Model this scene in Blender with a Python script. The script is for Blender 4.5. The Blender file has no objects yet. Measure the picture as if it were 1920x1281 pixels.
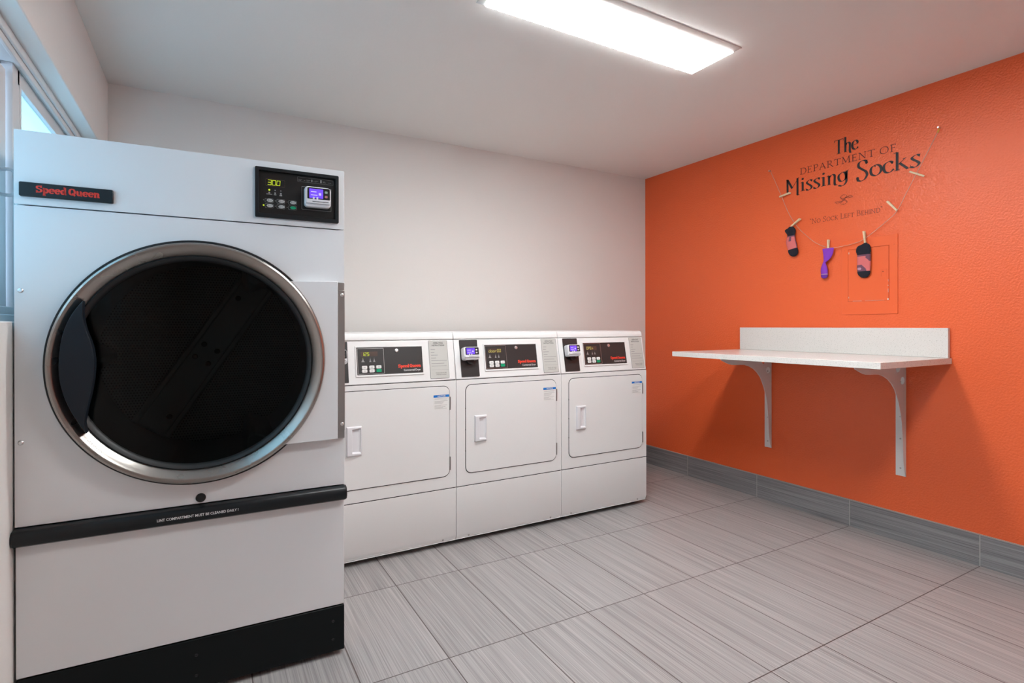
import bpy, bmesh, math, random
from mathutils import Vector, Matrix
random.seed(7)
S = bpy.context.scene
COL = S.collection
R = math.radians
PI = math.pi

# ------------------------------------------------------------------ camera
F_PX, CY = 1008.0, 612.44
cd = bpy.data.cameras.new('camera'); cam = bpy.data.objects.new('camera', cd); COL.objects.link(cam)
cd.sensor_fit = 'HORIZONTAL'; cd.sensor_width = 36.0
cd.lens = 36.0 * F_PX / 1920.0
cd.shift_y = -(640.5 - CY) / 1920.0
cd.clip_start = 0.02
CAM = Vector((-3.2857, -3.4569, 1.1758))
cam.location = CAM
yaw, pitch, roll = R(29.6138), R(-0.0684), R(0.0623)
cam.rotation_euler = (Matrix.Rotation(-yaw, 3, 'Z') @ Matrix.Rotation(PI / 2 + pitch, 3, 'X') @ Matrix.Rotation(-roll, 3, 'Z')).to_euler()
S.camera = cam

# ------------------------------------------------------------------ world, colour management
S.view_settings.view_transform = 'Standard'
S.view_settings.look = 'None'
S.view_settings.gamma = 1.0
S.view_settings.use_curve_mapping = False
S.view_settings.exposure = 0.06
LAMP_NEAR = 40.0       # the ceiling light in the photo
LAMP_FAR = 32.0        # its twin further back in the room, behind the camera
SKY = 7.0
w = bpy.data.worlds.new('daylight'); S.world = w; w.use_nodes = True
bg = w.node_tree.nodes['Background']; bg.inputs[0].default_value = (0.50, 0.72, 1.0, 1); bg.inputs[1].default_value = SKY

# daylight portal in the window opening (guides sky light, adds none)
pl = bpy.data.lights.new('window_portal', 'AREA'); pl.shape = 'RECTANGLE'; pl.size = 2.6; pl.size_y = 0.86
pl.cycles.is_portal = True
po = bpy.data.objects.new('window_portal', pl); COL.objects.link(po)
po.location = (-3.93, -1.55, 1.62)
po.rotation_euler = Matrix(((0, 0, -1), (1, 0, 0), (0, -1, 0))).to_euler()

# ------------------------------------------------------------------ materials
MATS = {}
def mat(name, col, rough=0.5, metal=0.0, spec=0.5, bump=None, coat=0.0, emit=None, es=0.0, speck=None):
    if name in MATS: return MATS[name]
    m = bpy.data.materials.new(name); m.use_nodes = True
    nt = m.node_tree; b = nt.nodes['Principled BSDF']
    b.inputs['Base Color'].default_value = (*col, 1)
    b.inputs['Roughness'].default_value = rough
    b.inputs['Metallic'].default_value = metal
    b.inputs['Specular IOR Level'].default_value = spec
    b.inputs['Coat Weight'].default_value = coat
    if emit:
        b.inputs['Emission Color'].default_value = (*emit, 1); b.inputs['Emission Strength'].default_value = es
    tc = nt.nodes.new('ShaderNodeTexCoord')
    if speck:   # (scale, colour, amount)
        n = nt.nodes.new('ShaderNodeTexNoise'); n.inputs['Scale'].default_value = speck[0]; n.inputs['Detail'].default_value = 2
        r = nt.nodes.new('ShaderNodeValToRGB')
        r.color_ramp.elements[0].position = speck[2]; r.color_ramp.elements[0].color = (*speck[1], 1)
        r.color_ramp.elements[1].position = speck[2] + 0.05; r.color_ramp.elements[1].color = (*col, 1)
        nt.links.new(tc.outputs['Object'], n.inputs['Vector']); nt.links.new(n.outputs['Fac'], r.inputs['Fac'])
        nt.links.new(r.outputs['Color'], b.inputs['Base Color'])
    if bump:    # (scale, strength, detail, distance)
        n = nt.nodes.new('ShaderNodeTexNoise'); n.inputs['Scale'].default_value = bump[0]; n.inputs['Detail'].default_value = bump[2]
        bp = nt.nodes.new('ShaderNodeBump'); bp.inputs['Strength'].default_value = bump[1]; bp.inputs['Distance'].default_value = bump[3]
        nt.links.new(tc.outputs['Object'], n.inputs['Vector']); nt.links.new(n.outputs['Fac'], bp.inputs['Height'])
        nt.links.new(bp.outputs['Normal'], b.inputs['Normal'])
    MATS[name] = m
    return m

M_wall = mat('white_wall_paint', (0.81, 0.79, 0.765), 0.6, spec=0.3, bump=(70, 0.25, 3, 0.002))
M_ceil = mat('ceiling_paint', (0.80, 0.785, 0.76), 0.8, spec=0.2, bump=(60, 0.25, 3, 0.002))
M_orange = mat('orange_wall_paint', (0.85, 0.136, 0.036), 0.34, spec=0.5, bump=(105, 0.8, 3, 0.0035))
M_orange2 = mat('orange_cover_paint', (0.85, 0.136, 0.036), 0.33, spec=0.5, bump=(75, 0.12, 2, 0.002))
M_enamel = mat('white_enamel', (0.78, 0.78, 0.775), 0.34, spec=0.5, bump=(500, 0.05, 1, 0.0005))
M_enamel_big = mat('white_enamel_tumbler', (0.78, 0.78, 0.79), 0.36, spec=0.5, bump=(400, 0.06, 1, 0.0005))
M_plastic = mat('white_plastic', (0.74, 0.74, 0.765), 0.3)
M_black = mat('black_plastic', (0.007, 0.009, 0.011), 0.38, spec=0.35, bump=(300, 0.05, 1, 0.0005))
M_kick = mat('black_kick_steel', (0.004, 0.006, 0.0065), 0.5, spec=0.2, bump=(200, 0.05, 1, 0.0005))
M_panel = mat('charcoal_panel', (0.028, 0.026, 0.026), 0.4)
M_panel_d = mat('black_panel', (0.010, 0.010, 0.010), 0.3)
M_rubber = mat('black_rubber', (0.006, 0.007, 0.008), 0.5)
M_dark = mat('dark_gap', (0.03, 0.03, 0.03), 0.8)
M_grey = mat('grey_metal', (0.42, 0.41, 0.40), 0.32, metal=0.9)
M_chrome = mat('chrome', (0.75, 0.75, 0.75), 0.35, metal=1.0)
M_red = mat('red_lettering', (0.75, 0.035, 0.015), 0.5)
M_redb = mat('bright_red_lettering', (0.95, 0.07, 0.035), 0.5)
M_whitet = mat('white_lettering', (0.75, 0.75, 0.75), 0.5)
M_greyt = mat('grey_lettering', (0.30, 0.30, 0.30), 0.5)
M_inkt = mat('ink_lettering', (0.05, 0.05, 0.05), 0.6)
M_inkg = mat('grey_ink_lettering', (0.28, 0.28, 0.28), 0.6)
M_green = mat('green_button', (0.0, 0.32, 0.15), 0.35)
M_button = mat('grey_button', (0.55, 0.55, 0.54), 0.35)
M_buttonw = mat('white_button', (0.80, 0.80, 0.79), 0.35)
M_sticker = mat('grey_sticker', (0.53, 0.53, 0.50), 0.45)
M_sticker2 = mat('pale_sticker', (0.80, 0.80, 0.78), 0.45)
M_blue = mat('blue_print', (0.0, 0.16, 0.55), 0.45)
M_blade = mat('handle_black', (0.008, 0.012, 0.018), 0.4, spec=0.25)
M_led = mat('display_digit', (0.3, 0.4, 0.02), 0.4, emit=(0.55, 0.66, 0.02), es=0.85)
M_led2 = mat('display_digit_amber', (0.3, 0.3, 0.05), 0.4, emit=(0.55, 0.48, 0.16), es=0.75)
M_ledoff = mat('display_window', (0.075, 0.045, 0.035), 0.3)
M_screen = mat('lcd_screen', (0.05, 0.02, 0.3), 0.2, emit=(0.17, 0.08, 0.85), es=1.0)
M_lcdtext = mat('lcd_text', (0.3, 0.3, 0.6), 0.3, emit=(0.42, 0.36, 1.0), es=1.0)
M_stone = mat('speckled_quartz', (0.74, 0.72, 0.69), 0.22, speck=(230, (0.50, 0.48, 0.45), 0.335))
M_bracket = mat('bracket_paint', (0.78, 0.76, 0.75), 0.4)
M_wood = mat('birch_wood', (0.80, 0.62, 0.40), 0.6, bump=(200, 0.2, 2, 0.0005))
M_cord = mat('pale_cord', (0.62, 0.42, 0.33), 0.7)
M_vinyl = mat('black_vinyl', (0.016, 0.011, 0.013), 0.5)
M_vinyl2 = mat('brown_vinyl', (0.10, 0.012, 0.008), 0.5)
M_navy = mat('navy_knit', (0.010, 0.012, 0.022), 0.9, bump=(900, 0.5, 1, 0.001))
M_pink = mat('pink_knit', (0.70, 0.17, 0.17), 0.9, bump=(900, 0.5, 1, 0.001))
M_mauve = mat('mauve_knit', (0.17, 0.07, 0.11), 0.9, bump=(900, 0.5, 1, 0.001))
M_lilac = mat('lilac_knit', (0.50, 0.30, 0.40), 0.9)
M_purple = mat('purple_knit', (0.25, 0.045, 0.50), 0.85, bump=(900, 0.5, 1, 0.001))
M_purple2 = mat('deep_purple_knit', (0.15, 0.03, 0.36), 0.85, bump=(900, 0.5, 1, 0.001))
M_tip = mat('yellow_tip', (0.7, 0.38, 0.03), 0.5)
M_white = mat('white_paint_chip', (0.8, 0.74, 0.68), 0.6)
M_diff = mat('light_diffuser', (0.9, 0.9, 0.9), 0.5, emit=(0.955, 0.985, 0.985), es=LAMP_NEAR)
M_diff2 = mat('light_diffuser_back', (0.9, 0.9, 0.9), 0.5, emit=(0.955, 0.985, 0.985), es=LAMP_FAR)
M_fix = mat('fixture_enamel', (0.80, 0.78, 0.76), 0.4)
M_frame = mat('window_vinyl', (0.72, 0.72, 0.72), 0.4)
M_sill = mat('window_sill_paint', (0.70, 0.72, 0.74), 0.5)
M_gal = mat('drum_steel', (0.45, 0.48, 0.48), 0.35, metal=0.6)

def steel_mat():   # brushed stainless, brushed round the ring
    m = bpy.data.materials.new('brushed_steel'); m.use_nodes = True; nt = m.node_tree; b = nt.nodes['Principled BSDF']
    b.inputs['Base Color'].default_value = (0.37, 0.345, 0.32, 1); b.inputs['Metallic'].default_value = 1.0; b.inputs['Roughness'].default_value = 0.27
    tc = nt.nodes.new('ShaderNodeTexCoord'); n = nt.nodes.new('ShaderNodeTexNoise'); n.inputs['Scale'].default_value = 9
    n.inputs['Detail'].default_value = 2
    mr = nt.nodes.new('ShaderNodeMapRange'); mr.inputs['To Min'].default_value = 0.27; mr.inputs['To Max'].default_value = 0.28
    nt.links.new(tc.outputs['Object'], n.inputs['Vector']); nt.links.new(n.outputs['Fac'], mr.inputs['Value']); nt.links.new(mr.outputs[0], b.inputs['Roughness'])
    return m
M_steel = steel_mat()

def glass_mat(name, tint, rough, fac_lo=0.0):
    m = bpy.data.materials.new(name); m.use_nodes = True; nt = m.node_tree; nt.nodes.clear()
    o = nt.nodes.new('ShaderNodeOutputMaterial'); mx = nt.nodes.new('ShaderNodeMixShader')
    t = nt.nodes.new('ShaderNodeBsdfTransparent'); t.inputs[0].default_value = (*tint, 1)
    g = nt.nodes.new('ShaderNodeBsdfGlossy'); g.inputs['Roughness'].default_value = rough; g.inputs[0].default_value = (1, 1, 1, 1)
    fr = nt.nodes.new('ShaderNodeFresnel'); fr.inputs[0].default_value = 1.24
    nt.links.new(fr.outputs[0], mx.inputs[0]); nt.links.new(t.outputs[0], mx.inputs[1]); nt.links.new(g.outputs[0], mx.inputs[2])
    nt.links.new(mx.outputs[0], o.inputs[0])
    return m
M_tint = glass_mat('tinted_door_glass', (0.15, 0.165, 0.168), 0.02)

def frosted():
    m = bpy.data.materials.new('obscure_glass'); m.use_nodes = True; nt = m.node_tree; nt.nodes.clear()
    o = nt.nodes.new('ShaderNodeOutputMaterial'); mx = nt.nodes.new('ShaderNodeMixShader'); mx2 = nt.nodes.new('ShaderNodeMixShader')
    t = nt.nodes.new('ShaderNodeBsdfTransparent'); t.inputs[0].default_value = (0.50, 0.56, 0.55, 1)
    tl = nt.nodes.new('ShaderNodeBsdfTranslucent'); tl.inputs[0].default_value = (0.50, 0.60, 0.60, 1)
    g = nt.nodes.new('ShaderNodeBsdfGlossy'); g.inputs['Roughness'].default_value = 0.15
    n = nt.nodes.new('ShaderNodeTexNoise'); n.inputs['Scale'].default_value = 120
    bp = nt.nodes.new('ShaderNodeBump'); bp.inputs['Strength'].default_value = 0.4
    tc = nt.nodes.new('ShaderNodeTexCoord'); nt.links.new(tc.outputs['Object'], n.inputs['Vector'])
    nt.links.new(n.outputs['Fac'], bp.inputs['Height']); nt.links.new(bp.outputs['Normal'], tl.inputs['Normal']); nt.links.new(bp.outputs['Normal'], g.inputs['Normal'])
    mx.inputs[0].default_value = 0.75; mx2.inputs[0].default_value = 0.08
    nt.links.new(t.outputs[0], mx.inputs[1]); nt.links.new(tl.outputs[0], mx.inputs[2])
    nt.links.new(mx.outputs[0], mx2.inputs[1]); nt.links.new(g.outputs[0], mx2.inputs[2]); nt.links.new(mx2.outputs[0], o.inputs[0])
    return m
M_frost = frosted()

TW, TL, TX0, TY0 = 0.3068, 0.6116, 0.0861, 0.4701
def tile_mat(name, across, ox, oy, tw, grout, lo, hi, gw=0.0017, rough=0.42):
    """streaked tile; `across` = 'X' (floor) or 'Z' (baseboard) is the axis across the streaks, the streaks run along Y"""
    m = bpy.data.materials.new(name); m.use_nodes = True; nt = m.node_tree; L = nt.links.new; b = nt.nodes['Principled BSDF']
    def math_(op, a, bb=None):
        n = nt.nodes.new('ShaderNodeMath'); n.operation = op
        for i, v in enumerate((a, bb)):
            if v is None: continue
            if isinstance(v, (int, float)): n.inputs[i].default_value = v
            else: L(v, n.inputs[i])
        return n.outputs[0]
    g = nt.nodes.new('ShaderNodeNewGeometry'); sx = nt.nodes.new('ShaderNodeSeparateXYZ'); L(g.outputs['Position'], sx.inputs[0])
    A, Y = sx.outputs[across], sx.outputs['Y']
    u = math_('DIVIDE', math_('ADD', A, ox), tw); v = math_('DIVIDE', math_('ADD', Y, oy), TL)
    du = math_('MULTIPLY', math_('PINGPONG', u, 0.5), tw); dv = math_('MULTIPLY', math_('PINGPONG', v, 0.5), TL)
    gm = math_('LESS_THAN', math_('MINIMUM', du, dv), gw)
    cell = math_('ADD', math_('MULTIPLY', math_('FLOOR', u), 13.7), math_('MULTIPLY', math_('FLOOR', v), 5.31))
    wn = nt.nodes.new('ShaderNodeTexWhiteNoise'); wn.noise_dimensions = '1D'; L(cell, wn.inputs['W'])
    def streak(sa, sy, det):
        cx = nt.nodes.new('ShaderNodeCombineXYZ'); L(math_('MULTIPLY', A, sa), cx.inputs[0]); L(math_('MULTIPLY', Y, sy), cx.inputs[1]); L(math_('MULTIPLY', wn.outputs['Value'], 37.0), cx.inputs[2])
        n = nt.nodes.new('ShaderNodeTexNoise'); n.inputs['Scale'].default_value = 1; n.inputs['Detail'].default_value = det; L(cx.outputs[0], n.inputs['Vector']); return n.outputs['Fac']
    s = math_('ADD', math_('MULTIPLY', streak(270, 2.2, 2), 0.66), math_('MULTIPLY', streak(60, .8, 2), 0.34))
    r = nt.nodes.new('ShaderNodeValToRGB'); L(s, r.inputs['Fac'])
    r.color_ramp.elements[0].position = 0.36; r.color_ramp.elements[0].color = (*lo, 1)
    r.color_ramp.elements[1].position = 0.64; r.color_ramp.elements[1].color = (*hi, 1)
    tv = math_('ADD', math_('MULTIPLY', wn.outputs['Value'], 0.08), 0.96)
    mm = nt.nodes.new('ShaderNodeMix'); mm.data_type = 'RGBA'; mm.blend_type = 'MULTIPLY'; mm.inputs[0].default_value = 1
    cc = nt.nodes.new('ShaderNodeCombineColor'); [L(tv, cc.inputs[i]) for i in range(3)]
    L(r.outputs['Color'], mm.inputs[6]); L(cc.outputs[0], mm.inputs[7])
    m2 = nt.nodes.new('ShaderNodeMix'); m2.data_type = 'RGBA'; L(gm, m2.inputs[0]); L(mm.outputs[2], m2.inputs[6]); m2.inputs[7].default_value = (*grout, 1)
    L(m2.outputs[2], b.inputs['Base Color'])
    b.inputs['Roughness'].default_value = rough
    hgt = math_('SUBTRACT', math_('MULTIPLY', s, 0.25), gm)
    bp = nt.nodes.new('ShaderNodeBump'); bp.inputs['Strength'].default_value = 0.35; bp.inputs['Distance'].default_value = 0.0015; L(hgt, bp.inputs['Height']); L(bp.outputs['Normal'], b.inputs['Normal'])
    return m
M_floor = tile_mat('streaked_floor_tile', 'X', TX0, TY0, TW, (0.085, 0.065, 0.06), (0.25, 0.237, 0.235), (0.44, 0.42, 0.415), gw=0.0021)
M_base = tile_mat('shaded_streaked_baseboard', 'Z', 0.153, TY0, 0.306, (0.42, 0.41, 0.40), (0.16, 0.16, 0.17), (0.33, 0.33, 0.34), gw=0.0022)  # same tile as the floor; its shading is put into the darker tones

def perforated():
    m = bpy.data.materials.new('perforated_drum'); m.use_nodes = True; nt = m.node_tree; b = nt.nodes['Principled BSDF']; L = nt.links.new
    b.inputs['Metallic'].default_value = 0.5; b.inputs['Roughness'].default_value = 0.4
    tc = nt.nodes.new('ShaderNodeTexCoord'); mp = nt.nodes.new('ShaderNodeMapping'); mp.inputs['Scale'].default_value = (95, 1, 95)
    L(tc.outputs['Object'], mp.inputs[0])
    sx = nt.nodes.new('ShaderNodeSeparateXYZ'); L(mp.outputs[0], sx.inputs[0])
    def M(op, a, bb=None):
        n = nt.nodes.new('ShaderNodeMath'); n.operation = op
        for i, v in enumerate((a, bb)):
            if v is None: continue
            if isinstance(v, (int, float)): n.inputs[i].default_value = v
            else: L(v, n.inputs[i])
        return n.outputs[0]
    row = M('FLOOR', sx.outputs['Z']); off = M('MULTIPLY', M('MODULO', M('ABSOLUTE', row), 2.0), 0.5)
    fx = M('SUBTRACT', M('FRACT', M('ADD', sx.outputs['X'], off)), 0.5); fz = M('SUBTRACT', M('FRACT', sx.outputs['Z']), 0.5)
    d = M('SQRT', M('ADD', M('MULTIPLY', fx, fx), M('MULTIPLY', fz, fz)))
    k = M('LESS_THAN', d, 0.26)
    mx = nt.nodes.new('ShaderNodeMix'); mx.data_type = 'RGBA'; L(k, mx.inputs[0]); mx.inputs[6].default_value = (0.34, 0.36, 0.36, 1); mx.inputs[7].default_value = (0.01, 0.01, 0.01, 1)
    L(mx.outputs[2], b.inputs['Base Color'])
    return m
M_perf = perforated()

# ------------------------------------------------------------------ mesh helpers
def link(name, me, m=None, parent=None, loc=None, rot=None, bevel=0.0, seg=2, smooth=False, angle=40):
    o = bpy.data.objects.new(name, me); COL.objects.link(o)
    if m is not None:
        for mm in (m if isinstance(m, (list, tuple)) else [m]): me.materials.append(mm)
    if parent: o.parent = parent
    if loc is not None: o.location = loc
    if rot is not None: o.rotation_euler = rot
    if bevel > 0:
        b = o.modifiers.new('bevel', 'BEVEL'); b.width = bevel; b.segments = seg; b.limit_method = 'ANGLE'; b.angle_limit = R(angle)
        b.harden_normals = False
    if smooth or bevel > 0:
        for p in me.polygons: p.use_smooth = True
        try:
            me.set_sharp_from_angle(angle=R(35))
        except Exception: pass
    return o
def thing(name, label, cat, loc=(0, 0, 0), rotz=0.0, group=None):
    o = bpy.data.objects.new(name, None); COL.objects.link(o); o.empty_display_size = 0.05
    o.location = loc; o.rotation_euler = (0, 0, rotz); o['label'] = label; o['category'] = cat
    if group: o['group'] = group
    return o
def tag(o, label, cat, group=None):
    o['label'] = label; o['category'] = cat
    if group: o['group'] = group
    return o
def boxes_me(name, bs):
    bm = bmesh.new()
    for x0, x1, y0, y1, z0, z1 in bs:
        M_ = Matrix.Translation(((x0 + x1) / 2, (y0 + y1) / 2, (z0 + z1) / 2)) @ Matrix.Diagonal((x1 - x0, y1 - y0, z1 - z0, 1))
        bmesh.ops.create_cube(bm, size=1, matrix=M_)
    me = bpy.data.meshes.new(name); bm.to_mesh(me); bm.free(); return me
def box(name, b, m, parent=None, bevel=0.0, **k): return link(name, boxes_me(name, [b]), m, parent, bevel=bevel, **k)
def rrect(x0, x1, z0, z1, r=0.0, n=6):
    if r <= 0: return [(x0, z0), (x1, z0), (x1, z1), (x0, z1)]
    P = []
    for cx, cz, a in ((x1 - r, z0 + r, -90), (x1 - r, z1 - r, 0), (x0 + r, z1 - r, 90), (x0 + r, z0 + r, 180)):
        for i in range(n + 1):
            t = R(a + 90 * i / n); P.append((cx + r * math.cos(t), cz + r * math.sin(t)))
    return P
def circ(cx, cz, r, n=48, rz=None): return [(cx + r * math.cos(2 * PI * i / n), cz + (rz or r) * math.sin(2 * PI * i / n)) for i in range(n)]
def prism_me(name, outs, y0, y1):
    """outlines in (x, z) extruded from y0 to y1; later outlines are holes when inside the first"""
    bm = bmesh.new(); es = []
    loops = []
    for P in outs:
        vs = [bm.verts.new((x, y0, z)) for x, z in P]; loops.append(vs)
        es += [bm.edges.new((vs[i], vs[(i + 1) % len(vs)])) for i in range(len(vs))]
    if len(outs) == 1: bm.faces.new(loops[0])
    else: bmesh.ops.triangle_fill(bm, edges=es, use_beauty=True)
    fr = list(bm.faces)
    r = bmesh.ops.extrude_face_region(bm, geom=fr)
    for v in r['geom']:
        if isinstance(v, bmesh.types.BMVert): v.co.y = y1
    bmesh.ops.recalc_face_normals(bm, faces=bm.faces)
    me = bpy.data.meshes.new(name); bm.to_mesh(me); bm.free(); return me
def prism(name, outs, y0, y1, m, parent=None, bevel=0.0, **k):
    if not isinstance(outs[0], list): outs = [outs]
    return link(name, prism_me(name, outs, y0, y1), m, parent, bevel=bevel, **k)
def profx_me(name, P, x0, x1):
    """outline in (y, z) extruded along x"""
    bm = bmesh.new(); vs = [bm.verts.new((x0, y, z)) for y, z in P]; f = bm.faces.new(vs)
    r = bmesh.ops.extrude_face_region(bm, geom=[f])
    for v in r['geom']:
        if isinstance(v, bmesh.types.BMVert): v.co.x = x1
    bmesh.ops.recalc_face_normals(bm, faces=bm.faces)
    me = bpy.data.meshes.new(name); bm.to_mesh(me); bm.free(); return me
def lathe_y(name, prof, cx, cz, m, parent=None, n=128, closed=True, smooth=True, **k):
    """profile of (radius, y) turned about the y axis through (cx, cz)"""
    bm = bmesh.new(); rings = []
    for i in range(n):
        t = 2 * PI * i / n; rings.append([bm.verts.new((cx + r * math.cos(t), y, cz + r * math.sin(t))) for r, y in prof])
    q = len(prof)
    for i in range(n):
        a, b = rings[i], rings[(i + 1) % n]
        for j in range(q if closed else q - 1): bm.faces.new((a[j], a[(j + 1) % q], b[(j + 1) % q], b[j]))
    bmesh.ops.recalc_face_normals(bm, faces=bm.faces)
    me = bpy.data.meshes.new(name); bm.to_mesh(me); bm.free()
    return link(name, me, m, parent, smooth=smooth, **k)
def tube_me(name, pts, r, n=8):
    pts = [Vector(p) for p in pts]; bm = bmesh.new(); rings = []
    for i, p in enumerate(pts):
        d = (pts[min(i + 1, len(pts) - 1)] - pts[max(i - 1, 0)]).normalized()
        a = d.orthogonal().normalized() if i == 0 else (a - d * a.dot(d)).normalized()
        b = d.cross(a); rr = r[i] if isinstance(r, (list, tuple)) else r
        rings.append([bm.verts.new(p + (a * math.cos(2 * PI * k / n) + b * math.sin(2 * PI * k / n)) * rr) for k in range(n)])
    for i in range(len(rings) - 1):
        for k in range(n): bm.faces.new((rings[i][k], rings[i][(k + 1) % n], rings[i + 1][(k + 1) % n], rings[i + 1][k]))
    bm.faces.new(rings[0][::-1]); bm.faces.new(rings[-1]); bmesh.ops.recalc_face_normals(bm, faces=bm.faces)
    me = bpy.data.meshes.new(name); bm.to_mesh(me); bm.free(); return me
def catmull(P, k=8, closed=False):
    P = [Vector((p[0], p[1], p[2] if len(p) > 2 else 0)) for p in P]; n = len(P); out = []
    for i in range(n if closed else n - 1):
        if closed: a, b, c, d = P[(i - 1) % n], P[i], P[(i + 1) % n], P[(i + 2) % n]
        else: a, b, c, d = P[max(i - 1, 0)], P[i], P[i + 1], P[min(i + 2, n - 1)]
        for j in range(k):
            t = j / k; out.append(0.5 * ((2 * b) + (c - a) * t + (2 * a - 5 * b + 4 * c - d) * t * t + (3 * b - a - 3 * c + d) * t ** 3))
    if not closed: out.append(P[-1])
    return out
_fonts = {}
def text_me(s, x0, x1, z0, z1, y, bold=0.0, depth=0.0003, align='FIT'):
    """sans lettering fitted to a box in the xz plane, facing -y"""
    cu = bpy.data.curves.new('t', 'FONT'); cu.body = s; cu.size = 1.0; cu.offset = bold; cu.resolution_u = 3
    o = bpy.data.objects.new('t', cu); COL.objects.link(o)
    dg = bpy.context.evaluated_depsgraph_get(); dg.update()
    me = bpy.data.meshes.new_from_object(o.evaluated_get(dg)); bpy.data.objects.remove(o)
    xs = [v.co.x for v in me.vertices]; ys = [v.co.y for v in me.vertices]
    ax, bx, ay, by = min(xs), max(xs), min(ys), max(ys)
    for v in me.vertices:
        fx = (v.co.x - ax) / (bx - ax); fz = (v.co.y - ay) / (by - ay)
        v.co = (x0 + fx * (x1 - x0), y, z0 + fz * (z1 - z0))
    return me
def text(name, s, x0, x1, z0, z1, y, m, parent, bold=0.0, **k):
    return link(name, text_me(s, x0, x1, z0, z1, y, bold), m, parent, **k)
def merge_text(name, items, m, parent, **k):
    bm = bmesh.new()
    for it in items:
        me = text_me(*it[:6], bold=(it[6] if len(it) > 6 else 0.0)); bm.from_mesh(me); bpy.data.meshes.remove(me)
    me = bpy.data.meshes.new(name); bm.to_mesh(me); bm.free(); return link(name, me, m, parent, **k)

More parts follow.
